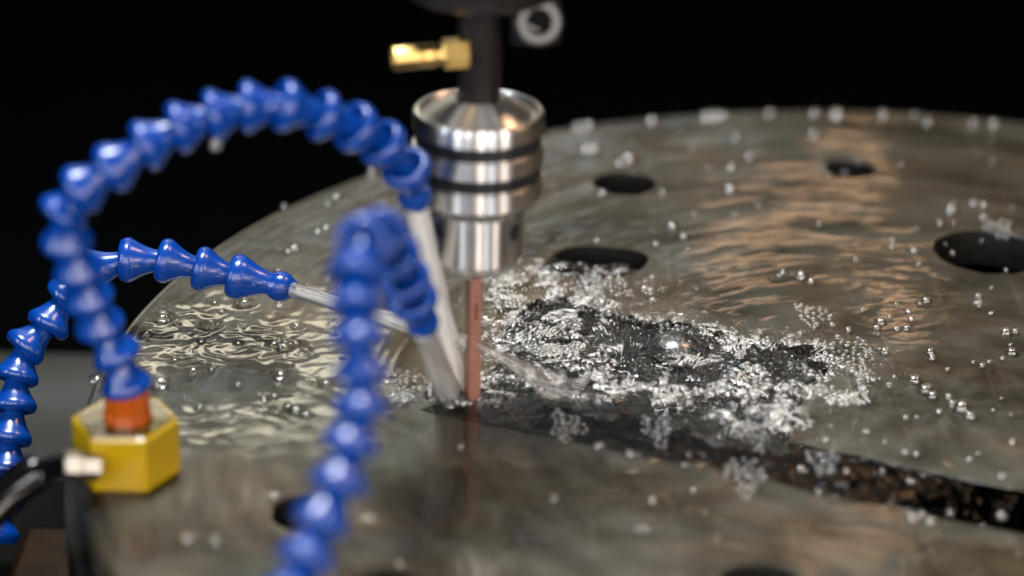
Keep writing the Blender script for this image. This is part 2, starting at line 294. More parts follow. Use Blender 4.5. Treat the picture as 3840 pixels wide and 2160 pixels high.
def principled(name, base, rough, metal=0.0, var=0.12, scale=60.0, bump=0.0, bscale=300.0, coat=0.0, spec=0.5, rvar=0.15, sss=0.0):
    """principled with procedural colour, roughness variation and relief"""
    m, nt, out = mat(name)
    L = nt.links.new
    p = nd(nt, 'ShaderNodeBsdfPrincipled', Metallic=metal)
    p.inputs['Specular IOR Level'].default_value = spec
    p.inputs['Coat Weight'].default_value = coat
    p.inputs['Coat Roughness'].default_value = 0.06
    if sss:
        p.inputs['Subsurface Weight'].default_value = sss
        p.inputs['Subsurface Radius'].default_value = (0.002, 0.003, 0.006)
        p.inputs['Subsurface Scale'].default_value = 1.0
    tc = nd(nt, 'ShaderNodeTexCoord')
    n = nd(nt, 'ShaderNodeTexNoise', Scale=scale, Detail=5.0, Roughness=0.6)
    L(tc.outputs['Object'], n.inputs['Vector'])
    r = ramp(nt, [(0.3, tuple(c*(1-var) for c in base)), (0.7, tuple(min(1, c*(1+var)) for c in base))])
    L(n.outputs['Fac'], r.inputs['Fac'])
    L(r.outputs['Color'], p.inputs['Base Color'])
    mr = nd(nt, 'ShaderNodeMapRange')
    mr.inputs['To Min'].default_value = max(0.02, rough*(1-rvar)); mr.inputs['To Max'].default_value = min(1, rough*(1+rvar))
    L(n.outputs['Fac'], mr.inputs['Value']); L(mr.outputs['Result'], p.inputs['Roughness'])
    if bump:
        n2 = nd(nt, 'ShaderNodeTexNoise', Scale=bscale, Detail=3.0)
        L(tc.outputs['Object'], n2.inputs['Vector'])
        b = nd(nt, 'ShaderNodeBump', Strength=bump, Distance=0.0004)
        L(n2.outputs['Fac'], b.inputs['Height']); L(b.outputs['Normal'], p.inputs['Normal'])
    L(p.outputs['BSDF'], out.inputs['Surface'])
    return m


M_CHROME = principled('polished_steel', (0.62, 0.60, 0.58), 0.13, 1.0, 0.06, 120, 0.05, 900)
M_STEEL = principled('turned_steel', (0.50, 0.49, 0.47), 0.24, 1.0, 0.10, 150, 0.08, 900)
M_GROOVE = principled('black_groove', (0.012, 0.012, 0.013), 0.35, 0.0, 0.2)
M_SHAFT = principled('blackened_steel', (0.022, 0.018, 0.017), 0.30, 0.5, 0.2, 80, 0.1, 500)
M_BLACK = principled('black_paint', (0.002, 0.0023, 0.0026), 0.45, 0.0, 0.2, 40, spec=0.15)
M_SCREW = principled('zinc_screw', (0.08, 0.077, 0.073), 0.42, 0.8, 0.15, 300, 0.2, 700)
M_BRASS = principled('brass', (0.38, 0.26, 0.085), 0.36, 1.0, 0.15, 200, 0.1, 700)
M_COPPER = principled('worn_copper', (0.30, 0.140, 0.100), 0.42, 0.35, 0.22, 260, 0.35, 900)
M_NOTCH = principled('notch_shade_copper', (0.16, 0.05, 0.03), 0.6, 0.2, 0.3, 300)  # dark of the recessed notch put into the colour
M_BLUE = principled('blue_plastic', (0.0003, 0.034, 0.215), 0.26, 0.0, 0.12, 90, 0.12, 420, coat=0.15, spec=0.5)
M_YELLOW = principled('yellow_plastic', (0.34, 0.215, 0.001), 0.33, 0.0, 0.08, 90, 0.1, 400, coat=0.3, spec=0.4)
M_ORANGE = principled('orange_plastic', (0.34, 0.062, 0.002), 0.33, 0.0, 0.1, 90, 0.0, 400, coat=0.3)
M_RUBBER = principled('black_rubber', (0.002, 0.002, 0.0022), 0.16, 0.0, 0.2, 90, 0.25, 160, coat=0.0, spec=0.5)
M_NICKEL = principled('nickel_fitting', (0.34, 0.30, 0.25), 0.38, 1.0, 0.1, 150)


def turned(m, amount, rough):
    nt = m.node_tree
    p = next(n for n in nt.nodes if n.type == 'BSDF_PRINCIPLED')
    t = nt.nodes.new('ShaderNodeTangent'); t.direction_type = 'RADIAL'; t.axis = 'Z'
    nt.links.new(t.outputs[0], p.inputs['Tangent'])
    p.inputs['Anisotropic'].default_value = amount
    p.inputs['Anisotropic Rotation'].default_value = ANISO


ANISO = 0.25
M_CHROME2 = principled('turned_chrome', (0.76, 0.745, 0.72), 0.36, 1.0, 0.05, 120)
turned(M_CHROME2, 0.9, 0.3)


def plate_material():
    m, nt, out = mat('wet_ground_steel')
    L = nt.links.new
    tc = nd(nt, 'ShaderNodeTexCoord')
    sx = nd(nt, 'ShaderNodeSeparateXYZ'); L(tc.outputs['Object'], sx.inputs[0])
    v2 = nd(nt, 'ShaderNodeCombineXYZ'); L(sx.outputs['X'], v2.inputs[0]); L(sx.outputs['Y'], v2.inputs[1])
    ln = nd(nt, 'ShaderNodeVectorMath', operation='LENGTH'); L(v2.outputs[0], ln.inputs[0])
    an = nd(nt, 'ShaderNodeMath', operation='ARCTAN2'); L(sx.outputs['Y'], an.inputs[0]); L(sx.outputs['X'], an.inputs[1])
    def polar(kr, ka, detail=4.0, rough=0.6):
        a = nd(nt, 'ShaderNodeMath', operation='MULTIPLY'); a.inputs[1].default_value = kr; L(ln.outputs['Value'], a.inputs[0])
        b = nd(nt, 'ShaderNodeMath', operation='MULTIPLY'); b.inputs[1].default_value = ka; L(an.outputs[0], b.inputs[0])
        c = nd(nt, 'ShaderNodeCombineXYZ'); L(a.outputs[0], c.inputs[0]); L(b.outputs[0], c.inputs[1])
        n = nd(nt, 'ShaderNodeTexNoise', Scale=1.0, Detail=detail, Roughness=rough); L(c.outputs[0], n.inputs['Vector'])
        return n
    brushed = polar(900, 5, 5)
    bands = polar(60, 2.5, 4)
    big = nd(nt, 'ShaderNodeTexNoise', Scale=14.0, Detail=6.0, Roughness=0.62, Distortion=0.6); L(tc.outputs['Object'], big.inputs['Vector'])
    fine = nd(nt, 'ShaderNodeTexNoise', Scale=90.0, Detail=5.0, Roughness=0.6); L(tc.outputs['Object'], fine.inputs['Vector'])
    mixf = nd(nt, 'ShaderNodeMath', operation='ADD'); L(big.outputs['Fac'], mixf.inputs[0]); L(bands.outputs['Fac'], mixf.inputs[1])
    half = nd(nt, 'ShaderNodeMath', operation='MULTIPLY'); half.inputs[1].default_value = 0.5; L(mixf.outputs[0], half.inputs[0])
    col = ramp(nt, [(0.36, (0.088, 0.074, 0.054)), (0.5, (0.160, 0.142, 0.112)), (0.64, (0.212, 0.201, 0.174))])
    L(half.outputs[0], col.inputs['Fac'])
    p = nd(nt, 'ShaderNodeBsdfPrincipled', Metallic=0.8)
    hue = nd(nt, 'ShaderNodeTexNoise', Scale=9.0, Detail=4.0, Roughness=0.6, Distortion=1.2)
    mh = nd(nt, 'ShaderNodeMapping'); mh.inputs['Location'].default_value = (3.1, 1.7, 0); L(tc.outputs['Object'], mh.inputs['Vector']); L(mh.outputs[0], hue.inputs['Vector'])
    hr = ramp(nt, [(0.36, (0.92, 1.0, 0.98)), (0.50, (1.0, 0.98, 0.94)), (0.64, (1.10, 0.95, 0.76))]); L(hue.outputs['Fac'], hr.inputs['Fac'])
    mc = nt.nodes.new('ShaderNodeMix'); mc.data_type = 'RGBA'; mc.blend_type = 'MULTIPLY'; mc.inputs[0].default_value = 1.0
    L(col.outputs['Color'], mc.inputs[6]); L(hr.outputs['Color'], mc.inputs[7])
    # straight scratches and wipe marks
    sm = nd(nt, 'ShaderNodeMapping'); sm.inputs['Rotation'].default_value = (0, 0, 0.9); sm.inputs['Scale'].default_value = (260, 9, 1); L(tc.outputs['Object'], sm.inputs['Vector'])
    sn = nd(nt, 'ShaderNodeTexNoise', Scale=1.0, Detail=2.0); L(sm.outputs[0], sn.inputs['Vector'])
    sr = ramp(nt, [(0.62, (1, 1, 1)), (0.70, (1.6, 1.55, 1.5))]); L(sn.outputs['Fac'], sr.inputs['Fac'])
    mc2 = nt.nodes.new('ShaderNodeMix'); mc2.data_type = 'RGBA'; mc2.blend_type = 'MULTIPLY'; mc2.inputs[0].default_value = 0.7
    L(mc.outputs[2], mc2.inputs[6]); L(sr.outputs['Color'], mc2.inputs[7])
    L(mc2.outputs[2], p.inputs['Base Color'])
    mr = nd(nt, 'ShaderNodeMapRange'); mr.inputs['From Min'].default_value = 0.3; mr.inputs['From Max'].default_value = 0.7
    mr.inputs['To Min'].default_value = 0.22; mr.inputs['To Max'].default_value = 0.42
    L(half.outputs[0], mr.inputs['Value']); L(mr.outputs['Result'], p.inputs['Roughness'])
    b1 = nd(nt, 'ShaderNodeBump', Strength=0.25, Distance=0.0003); L(brushed.outputs['Fac'], b1.inputs['Height'])
    b2 = nd(nt, 'ShaderNodeBump', Strength=0.35, Distance=0.0012); L(fine.outputs['Fac'], b2.inputs['Height']); L(b1.outputs['Normal'], b2.inputs['Normal'])
    L(b2.outputs['Normal'], p.inputs['Normal'])
    L(p.outputs['BSDF'], out.inputs['Surface'])
    return m


def water_material():
    """clear film of water; where the attribute foam rises it is white aerated water"""
    m, nt, out = mat('water')
    L = nt.links.new
    fr = nd(nt, 'ShaderNodeFresnel', IOR=1.33)
    tr = nd(nt, 'ShaderNodeBsdfTransparent'); tr.inputs[0].default_value = (0.97, 0.975, 0.97, 1)
    gl = nd(nt, 'ShaderNodeBsdfGlossy', Roughness=0.07); gl.inputs[0].default_value = (1, 1, 1, 1)
    mx = nd(nt, 'ShaderNodeMixShader'); L(fr.outputs[0], mx.inputs[0]); L(tr.outputs[0], mx.inputs[1]); L(gl.outputs[0], mx.inputs[2])
    at = nd(nt, 'ShaderNodeAttribute', attribute_name='foam')
    fl = nd(nt, 'ShaderNodeAttribute', attribute_name='flow')
    mp = nd(nt, 'ShaderNodeMapping'); mp.inputs['Scale'].default_value = (1500, 260, 1); L(fl.outputs['Vector'], mp.inputs['Vector'])
    fib = nd(nt, 'ShaderNodeTexNoise', Scale=1.0, Detail=3.0, Roughness=0.65, Distortion=0.8); L(mp.outputs[0], fib.inputs['Vector'])
    tc = nd(nt, 'ShaderNodeTexCoord')
    bub = nd(nt, 'ShaderNodeTexNoise', Scale=1100.0, Detail=2.0, Roughness=0.6); L(tc.outputs['Object'], bub.inputs['Vector'])
    mxn = nd(nt, 'ShaderNodeMath', operation='MULTIPLY_ADD'); mxn.inputs[1].default_value = 0.45
    L(bub.outputs['Fac'], mxn.inputs[0])
    sc = nd(nt, 'ShaderNodeMath', operation='MULTIPLY'); sc.inputs[1].default_value = 0.55; L(fib.outputs['Fac'], sc.inputs[0])
    L(sc.outputs[0], mxn.inputs[2])
    # threshold falls as the foam thickens
    th = nd(nt, 'ShaderNodeMapRange'); L(at.outputs['Fac'], th.inputs['Value'])
    th.inputs['To Min'].default_value = 0.72; th.inputs['To Max'].default_value = 0.39
    df = nd(nt, 'ShaderNodeMath', operation='SUBTRACT'); L(mxn.outputs[0], df.inputs[0]); L(th.outputs['Result'], df.inputs[1])
    fac = nd(nt, 'ShaderNodeMapRange'); L(df.outputs[0], fac.inputs['Value'])
    fac.inputs['From Min'].default_value = 0.0; fac.inputs['From Max'].default_value = 0.06
    fac.inputs['To Min'].default_value = 0.0; fac.inputs['To Max'].default_value = 0.85
    msk = nd(nt, 'ShaderNodeMath', operation='GREATER_THAN'); msk.inputs[1].default_value = 0.01; L(at.outputs['Fac'], msk.inputs[0])
    ff = nd(nt, 'ShaderNodeMath', operation='MULTIPLY'); L(fac.outputs['Result'], ff.inputs[0]); L(msk.outputs[0], ff.inputs[1])
    ht = nd(nt, 'ShaderNodeMath', operation='MULTIPLY'); L(mxn.outputs[0], ht.inputs[0]); L(msk.outputs[0], ht.inputs[1])
    bp = nd(nt, 'ShaderNodeBump', Strength=0.45, Distance=0.0006); L(ht.outputs[0], bp.inputs['Height'])
    L(bp.outputs[0], gl.inputs['Normal']); L(bp.outputs[0], fr.inputs['Normal'])
    p = nd(nt, 'ShaderNodeBsdfPrincipled', Roughness=0.15)
    p.inputs['Base Color'].default_value = (0.43, 0.415, 0.385, 1)
    p.inputs['Specular IOR Level'].default_value = 0.8
    L(bp.outputs[0], p.inputs['Normal'])
    m2 = nd(nt, 'ShaderNodeMixShader'); L(ff.outputs[0], m2.inputs[0]); L(mx.outputs[0], m2.inputs[1]); L(p.outputs[0], m2.inputs[2])
    L(m2.outputs[0], out.inputs['Surface'])
    return m


def bubble_material(name='bubble_skin', add=0.08, rough=0.20):
    m, nt, out = mat(name)
    L = nt.links.new
    lw = nd(nt, 'ShaderNodeLayerWeight', Blend=0.35)
    tr = nd(nt, 'ShaderNodeBsdfTransparent'); tr.inputs[0].default_value = (0.93, 0.93, 0.92, 1)
    gl = nd(nt, 'ShaderNodeBsdfGlossy', Roughness=rough); gl.inputs[0].default_value = (1, 1, 1, 1)
    ad = nd(nt, 'ShaderNodeMath', operation='ADD'); ad.inputs[1].default_value = add; L(lw.outputs['Fresnel'], ad.inputs[0])
    mx = nd(nt, 'ShaderNodeMixShader'); L(ad.outputs[0], mx.inputs[0]); L(tr.outputs[0], mx.inputs[1]); L(gl.outputs[0], mx.inputs[2])
    L(mx.outputs[0], out.inputs['Surface'])
    return m


def jet_material(name, cover):
    """fast water full of air: whitish streaks along the stream, clear between them"""
    m, nt, out = mat(name)
    L = nt.links.new
    tc = nd(nt, 'ShaderNodeTexCoord')
    mp = nd(nt, 'ShaderNodeMapping'); mp.inputs['Scale'].default_value = (620, 620, 16)
    L(tc.outputs['Object'], mp.inputs['Vector'])
    n = nd(nt, 'ShaderNodeTexNoise', Scale=1.0, Detail=4.0); L(mp.outputs[0], n.inputs['Vector'])
    mr = nd(nt, 'ShaderNodeMapRange'); mr.inputs['From Min'].default_value = 0.3; mr.inputs['From Max'].default_value = 0.7
    mr.inputs['To Min'].default_value = max(0, cover-0.34); mr.inputs['To Max'].default_value = min(1, cover+0.10)
    L(n.outputs['Fac'], mr.inputs['Value'])
    lw = nd(nt, 'ShaderNodeLayerWeight', Blend=0.5)
    pw = nd(nt, 'ShaderNodeMath', operation='POWER'); pw.inputs[1].default_value = 2.2; L(lw.outputs['Facing'], pw.inputs[0])
    ed = nd(nt, 'ShaderNodeMath', operation='MULTIPLY_ADD'); ed.inputs[1].default_value = -0.75; ed.inputs[2].default_value = 1.0; L(pw.outputs[0], ed.inputs[0])
    op = nd(nt, 'ShaderNodeMath', operation='MULTIPLY'); L(mr.outputs[0], op.inputs[0]); L(ed.outputs[0], op.inputs[1])
    df = nd(nt, 'ShaderNodeBsdfDiffuse'); df.inputs[0].default_value = (0.95, 0.93, 0.89, 1)
    tl = nd(nt, 'ShaderNodeBsdfTranslucent'); tl.inputs[0].default_value = (0.95, 0.93, 0.89, 1)
    a = nd(nt, 'ShaderNodeMixShader'); a.inputs[0].default_value = 0.4; L(df.outputs[0], a.inputs[1]); L(tl.outputs[0], a.inputs[2])
    tr = nd(nt, 'ShaderNodeBsdfTransparent'); tr.inputs[0].default_value = (0.94, 0.94, 0.93, 1)
    b = nd(nt, 'ShaderNodeMixShader'); L(op.outputs[0], b.inputs[0]); L(tr.outputs[0], b.inputs[1]); L(a.outputs[0], b.inputs[2])
    gl = nd(nt, 'ShaderNodeBsdfGlossy', Roughness=0.08)
    fr = nd(nt, 'ShaderNodeFresnel', IOR=1.33)
    bp = nd(nt, 'ShaderNodeBump', Strength=0.5, Distance=0.0005); L(n.outputs['Fac'], bp.inputs['Height'])
    L(bp.outputs[0], gl.inputs['Normal']); L(bp.outputs[0], fr.inputs['Normal'])
    c = nd(nt, 'ShaderNodeMixShader'); L(fr.outputs[0], c.inputs[0]); L(b.outputs[0], c.inputs[1]); L(gl.outputs[0], c.inputs[2])
    L(c.outputs[0], out.inputs['Surface'])
    return m


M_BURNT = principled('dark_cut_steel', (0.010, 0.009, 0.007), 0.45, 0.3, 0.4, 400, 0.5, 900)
M_PLATE = plate_material()
M_WATER = water_material()
M_BUBBLE = bubble_material()
M_CLEARB = bubble_material('clear_bubble_skin', 0.045, 0.09)
M_FROTH = bubble_material('froth_skin', 0.05, 0.28)
M_TRAY = principled('wet_grey_tray', (0.010, 0.009, 0.007), 0.5, 0.1, 0.25, 20, 0.4, 60, coat=0.4)
M_FLOOR = principled('black_machine_floor', (0.0006, 0.0010, 0.0011), 0.8, 0.0, 0.3, 8, spec=0.1)

# ------------------------------------------------------------------ setting: dark machine interior
def sheet(name, corners, m, kind='structure'):
    me = bpy.data.meshes.new(name)
    me.from_pydata(corners, [], [tuple(range(len(corners)))])
    o = link(name, me, m, smooth=False)
    tag(o, kind=kind)
    return o


sheet('machine_floor', [(-6, -4, -0.6), (6, -4, -0.6), (6, 4, -0.6), (-6, 4, -0.6)], M_FLOOR)
sheet('machine_wall', [(-6, 3.5, -0.59), (6, 3.5, -0.59), (6, 3.5, 3.5), (-6, 3.5, 3.5)], M_FLOOR)
tray = link('machine_tray', bevel_poly('machine_tray', [(-0.62, 0.14), (0.30, 0.14), (0.30, 0.258), (-0.62, 0.258)], -0.16, -0.11, 0.004), M_TRAY, smooth=False)
tag(tray, kind='structure')

# ------------------------------------------------------------------ the round plate
M_SUMP = principled('rust_reflection_sump', (0.010, 0.004, 0.0015), 0.35, 0.2, 0.95, 70, 0.8, 90, coat=0.0, spec=0.1)  # rusty water and its orange reflections are both put into the colour
sump = link('coolant_sump', bevel_poly('coolant_sump', [(-0.36, 0.02), (-0.325, 0.02), (-0.325, 0.095), (-0.36, 0.095)], -0.16, -0.112, 0.003), M_SUMP, smooth=False)
tag(sump, kind='structure')


def ragged(poly):
    out = []
    n = len(poly)
    for i in range(n):
        a, b = poly[i], poly[(i+1) % n]
        k = 1 if i < 21 else 4
        for j in range(k):
            t = j/k
            x, y = a[0]+(b[0]-a[0])*t, a[1]+(b[1]-a[1])*t
            if i >= 21:
                x += 0.0004*math.sin(i*2.3+j*1.9); y += 0.0005*math.sin(i*1.7+j*2.6)
            out.append((x, y))
    return out


CUTOUT = ragged(CUTOUT)


def plate_mesh():
    bm = bmesh.new()
    loops = []
    def ring(pts, z):
        return [bm.verts.new((x, y, z)) for x, y in pts]
    def close(vs):
        return [bm.edges.new((vs[i], vs[(i+1) % len(vs)])) for i in range(len(vs))]
    def circle(cx, cy, r, n): return [(cx + r*math.cos(2*math.pi*i/n), cy + r*math.sin(2*math.pi*i/n)) for i in range(n)]
    def wall(a, b):
        n = len(a)
        for i in range(n): bm.faces.new((a[i], a[(i+1) % n], b[(i+1) % n], b[i]))
    edges = []
    T = -0.016
    N = 288
    o0 = ring(circle(0, 0, R_PLATE-0.0022, N), 0); edges += close(o0)
    o1 = ring(circle(0, 0, R_PLATE, N), -0.0022); o2 = ring(circle(0, 0, R_PLATE, N), T)
    walls = [(o0, o1), (o1, o2)]
    for cx, cy, HOLE_R in HOLES:
        a = ring(circle(cx, cy, HOLE_R+0.0008, 48), 0); edges += close(a)
        b = ring(circle(cx, cy, HOLE_R, 48), -0.0008); c = ring(circle(cx, cy, HOLE_R, 48), T)
        walls += [(a, b), (b, c)]
    sl = [(p.x, p.y) for p in smooth_path([(x, y, 0) for x, y in SLOT] + [(*SLOT[0], 0)], 4)[:-1]]
    for poly in (sl, CUTOUT):
        a = ring(poly, 0); edges += close(a)
        c = ring(poly, T); walls.append((a, c))
    bm.verts.index_update(); bm.verts.ensure_lookup_table()
    vs = sorted({v for e in edges for v in e.verts}, key=lambda v: v.index)
    loc = {v: i for i, v in enumerate(vs)}
    from mathutils.geometry import delaunay_2d_cdt
    res = delaunay_2d_cdt([v.co.to_2d() for v in vs], [(loc[e.verts[0]], loc[e.verts[1]]) for e in edges], [], 0, 1e-7)
    tv, tf, orig = res[0], res[2], res[3]
    cen = np.array([[sum(tv[i][k] for i in f)/3 for k in (0, 1)] for f in tf])
    bad = (poly_sd(cen[:, 0], cen[:, 1], CUTOUT) > 0) | (poly_sd(cen[:, 0], cen[:, 1], sl) > 0)
    for cx, cy, HOLE_R in HOLES:
        bad |= np.hypot(cen[:, 0]-cx, cen[:, 1]-cy) < HOLE_R
    for f, no in zip(tf, bad):
        if not no: bm.faces.new([vs[orig[i][0]] for i in f])
    nf = len(bm.faces)
    for a, b in walls: wall(a, b)
    bm.faces.ensure_lookup_table()
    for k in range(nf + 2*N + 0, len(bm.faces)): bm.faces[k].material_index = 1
    bmesh.ops.recalc_face_normals(bm, faces=bm.faces)
    me = bpy.data.meshes.new('work_plate')
    bm.to_mesh(me); bm.free()
    return me


plate = link('work_plate', plate_mesh(), M_PLATE, smooth=False)
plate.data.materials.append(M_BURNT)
tag(plate, 'large round wet steel plate with round holes and a ragged slot under the drill', 'plate')
base = link('turntable', lathe('turntable', [(0, -0.034), (0.300, -0.034), (0.300, -0.017), (0.3185, -0.017), (0.3185, -0.060), (0.29, -0.108), (0, -0.108)], 160), M_BLACK, plate)

# ------------------------------------------------------------------ water over the plate
def water():
    fx0, fx1, fy0, fy1 = -0.225, 0.015, -0.075, 0.125
    def axis(lo, a, b, hi, fine, coarse, far, n0, n1):
        return np.unique(np.round(np.concatenate([np.arange(lo, n0, far), np.arange(n0, a, coarse), np.arange(a, b, fine), np.arange(b, n1, coarse), np.arange(n1, hi, far), [hi]]), 6))
    R = R_PLATE
    xs = axis(-R, fx0, fx1, R, 0.00038, 0.0010, 0.004, -R, 0.075)
    xs = np.unique(np.round(np.concatenate([xs, np.arange(-0.309, fx0, 0.0005)]), 6)); xs = xs[np.concatenate([[True], np.diff(xs) > 0.00018])]
    ys = axis(-R, fy0, fy1, R, 0.00060, 0.0014, 0.005, -0.20, R)
    X, Y = np.meshgrid(xs, ys)
    mm = 1000.0
    r = np.hypot(X, Y); th = np.arctan2(Y, X)
    arc = th*0.16                                   # arc length at a mid radius
    # slow swell of the film, drawn out round the plate
    z = 0.00085 + sstep(0.02, 0.09, r)*(0.45 + 0.65*sstep(-0.04, 0.05, Y))*0.00009*fbm(r/0.012, arc/0.045, 3, 3)
    z += (0.45 + 0.65*sstep(-0.04, 0.05, Y))*0.00009*fbm(X/0.026, Y/0.024, 3, 9)
    # slow low swells standing in front of the slot
    rb = np.random.RandomState(4)
    for _ in range(42):
        bx, by = rb.uniform(-0.22, 0.02), rb.uniform(-0.17, -0.045)
        br, bh = rb.uniform(0.0025, 0.0060), rb.uniform(0.08, 0.16)
        e = rb.uniform(0.5, 1.0)
        z += bh*br*np.exp(-(((X-bx)*e)**2 + (Y-by)**2)/(br*br))
    # livelier ripples on the calm side by the splash
    calm = sstep(-0.03, 0.03, poly_sd(X, Y, CALM) + 0.01*fbm(X/0.02, Y/0.02, 2, 21))
    wx = X + 0.004*fbm(X/0.02, Y/0.02, 2, 31); wy = Y + 0.004*fbm(X/0.02, Y/0.02, 2, 37)
    rid = 1-np.abs(fbm((wx + 0.5*wy)/0.016, (wy - 0.3*wx)/0.011, 2, 41))
    z += calm*0.00055*rid
    # water drawn up round the standing bubbles
    for bx, by, br in BUBBLES + SMALL:
        if bx > -0.2 or by > 0.11: continue
        i0, i1 = np.searchsorted(xs, [bx-3.2*br, bx+3.2*br]); j0, j1 = np.searchsorted(ys, [by-3.2*br, by+3.2*br])
        dd = np.hypot(X[j0:j1, i0:i1]-bx, Y[j0:j1, i0:i1]-by)/br
        z[j0:j1, i0:i1] += br*0.30*np.exp(-np.abs(dd-0.9)**1.5/0.28)
    # boiling water where the jets land
    nz = fbm(X/0.012, Y/0.012, 3, 51)
    sd = poly_sd(X, Y, FOAM)
    m = sstep(-0.010, 0.007, sd + 0.007*nz)
    ix, iy = -0.168, 0.002
    dx, dy = X-ix, Y-iy
    ri = np.hypot(dx, dy)+1e-6; ph = np.arctan2(dy, dx)
    swirl = ph + 0.35*fbm(X/0.03, Y/0.03, 2, 61)
    streak = fbm(swirl*ri/0.0016, ri/0.012 + 0.8*fbm(X/0.01, Y/0.01, 2, 63), 3, 67)
    wx = X + 0.006*fbm(X/0.014, Y/0.014, 3, 71); wy = Y + 0.006*fbm(X/0.014, Y/0.014, 3, 73)
    lump = fbm(wx/0.013, wy/0.015, 4, 79)
    rip = 1-2*np.abs(fbm(wx/0.0050, wy/0.0060, 3, 83))
    fine = fbm(X/0.0016, Y/0.0022, 2, 89)
    z += m*(0.0013*lump + 0.0008*rip + 0.00040*streak + 0.00020*fine)
    # the slot strip runs dark and choppy
    cut = poly_sd(X, Y, CUTOUT)
    inc = sstep(0.0, 0.003, cut)
    z += inc*(1-m)*(-0.0003 + 0.0002*fbm(wx/0.008, wy/0.005, 3, 97))
    gaps = sstep(-0.10, 0.30, lump + 0.25*fbm(X/0.03, Y/0.026, 2, 101) + 0.10)
    band = np.exp(-((cut-0.001)/0.0065)**2)*sstep(-0.03, 0.0, Y)*sstep(-0.55, 0.15, fbm(X/0.007, Y/0.008, 3, 131))
    gaps = np.maximum(gaps, 0.95*band)
    foam = np.clip(m*gaps*(0.60 + 0.7*streak + 0.35*rip), 0, 1)
    fu, fv = swirl*ri, ri + 0.004*fbm(X/0.01, Y/0.01, 2, 63)
    edge = sstep(R-0.0024, R-0.007, r)
    z = np.where(inc > 0.5, z, np.maximum(z, 0.0003))
    z = z*edge + 0.0002*(1-edge)
    keep = r < R-0.0024
    for cx, cy, HOLE_R in HOLES: keep &= np.hypot(X-cx, Y-cy) > HOLE_R+0.0005
    keep &= (poly_sd(X, Y, SLOT) < -0.0005) | (m > 0.3)
    ny, nx = X.shape
    idx = np.arange(ny*nx).reshape(ny, nx)
    q = np.stack([idx[:-1, :-1], idx[:-1, 1:], idx[1:, 1:], idx[1:, :-1]], -1).reshape(-1, 4)
    k = keep.ravel()
    q = q[k[q].all(1)]
    used = np.unique(q)
    remap = np.full(ny*nx, -1); remap[used] = np.arange(len(used))
    q = remap[q]
    co = np.stack([X.ravel(), Y.ravel(), z.ravel()], -1)[used]
    me = bpy.data.meshes.new('water')
    me.vertices.add(len(co)); me.vertices.foreach_set('co', co.ravel())
    me.loops.add(q.size); me.loops.foreach_set('vertex_index', q.ravel().astype(np.int32))
    me.polygons.add(len(q)); me.polygons.foreach_set('loop_start', np.arange(0, q.size, 4, dtype=np.int32))
    me.polygons.foreach_set('use_smooth', np.ones(len(q), bool))
    me.update()
    a = me.attributes.new('foam', 'FLOAT', 'POINT'); a.data.foreach_set('value', foam.ravel()[used].astype(np.float32))
    b = me.attributes.new('flow', 'FLOAT_VECTOR', 'POINT'); b.data.foreach_set('vector', np.stack([fu.ravel(), fv.ravel(), 0*fu.ravel()], -1)[used].astype(np.float32).ravel())
    o = link('water', me, M_WATER, smooth=False)
    tag(o, kind='structure')
    def height(x, y):
        j = min(max(int(np.searchsorted(xs, x)), 0), nx-1); i = min(max(int(np.searchsorted(ys, y)), 0), ny-1)
        return float(z[i, j])
    return o, height, (xs, ys, z, m, foam)


water_obj, water_z, WG = water()

# the pale aerated body of water welling up under the surface inside the slot
def aerated():
    xs2 = np.arange(-0.195, -0.045, 0.0015); ys2 = np.arange(-0.052, 0.112, 0.0015)
    X, Y = np.meshgrid(xs2, ys2)
    sd = np.minimum(poly_sd(X, Y, CUTOUT), poly_sd(X, Y, FOAM) + 0.004 + 0.006*fbm(X/0.012, Y/0.012, 2, 7))
    Z = -0.0036 + 0.0022*fbm(X/0.014, Y/0.016, 3, 15)
    ny, nx = X.shape
    idx = np.arange(ny*nx).reshape(ny, nx)
    q = np.stack([idx[:-1, :-1], idx[:-1, 1:], idx[1:, 1:], idx[1:, :-1]], -1).reshape(-1, 4)
    q = q[(sd.ravel() > -0.002)[q].all(1)]
    me = bpy.data.meshes.new('aerated_water')
    me.from_pydata(np.stack([X.ravel(), Y.ravel(), Z.ravel()], -1).tolist(), [], q.tolist())
    bm = bmesh.new(); bm.from_mesh(me); bmesh.ops.delete(bm, geom=[v for v in bm.verts if not v.link_faces], context='VERTS'); bm.to_mesh(me); bm.free()
    o = link('aerated_water', me, principled('aerated_water', (0.008, 0.0074, 0.006), 0.5, 0.0, 1.0, 70, 0.8, 500, spec=0.2))
    tag(o, 'cloudy grey water full of air welling up inside the slot', 'water', kind='stuff')


aerated()

# ------------------------------------------------------------------ spindle, chuck, electrode
AX, AY = ELEC[0]+0.0008, ELEC[1]
spindle = empty('spindle', (AX, AY, 0.118))
tag(spindle, 'dark vertical machine spindle with a brass side fitting above the chuck', 'spindle')
link('shaft', lathe('shaft', [(0.0076, -0.002), (0.0076, 0.040)], 40), M_SHAFT, spindle)
link('housing', lathe('housing', [(0.0076, 0.041), (0.0255, 0.0385), (0.0268, 0.0395), (0.0268, 0.044), (0.0258, 0.045), (0.0258, 0.12)], 64), M_SHAFT, spindle)
scr = link('clamp_screw', lathe('clamp_screw', [(0, 0.0035), (0.0035, 0.0035), (0.0039, 0.0112), (0.0046, 0.0120), (0.0072, 0.0120), (0.0084, 0.0106), (0.0084, 0), (0, 0)], 40), M_SCREW, spindle)
sp = Vector(SCREW) - spindle.location
face_along(scr, sp, sp + Vector((0.12, -0.9, 0.25)))
lug = link('clamp_lug', bevel_poly('clamp_lug', [(0.010, -0.004), (0.028, -0.004), (0.028, 0.016), (0.010, 0.016)], 0.020, 0.052, 0.002), M_BLACK, spindle, smooth=False)
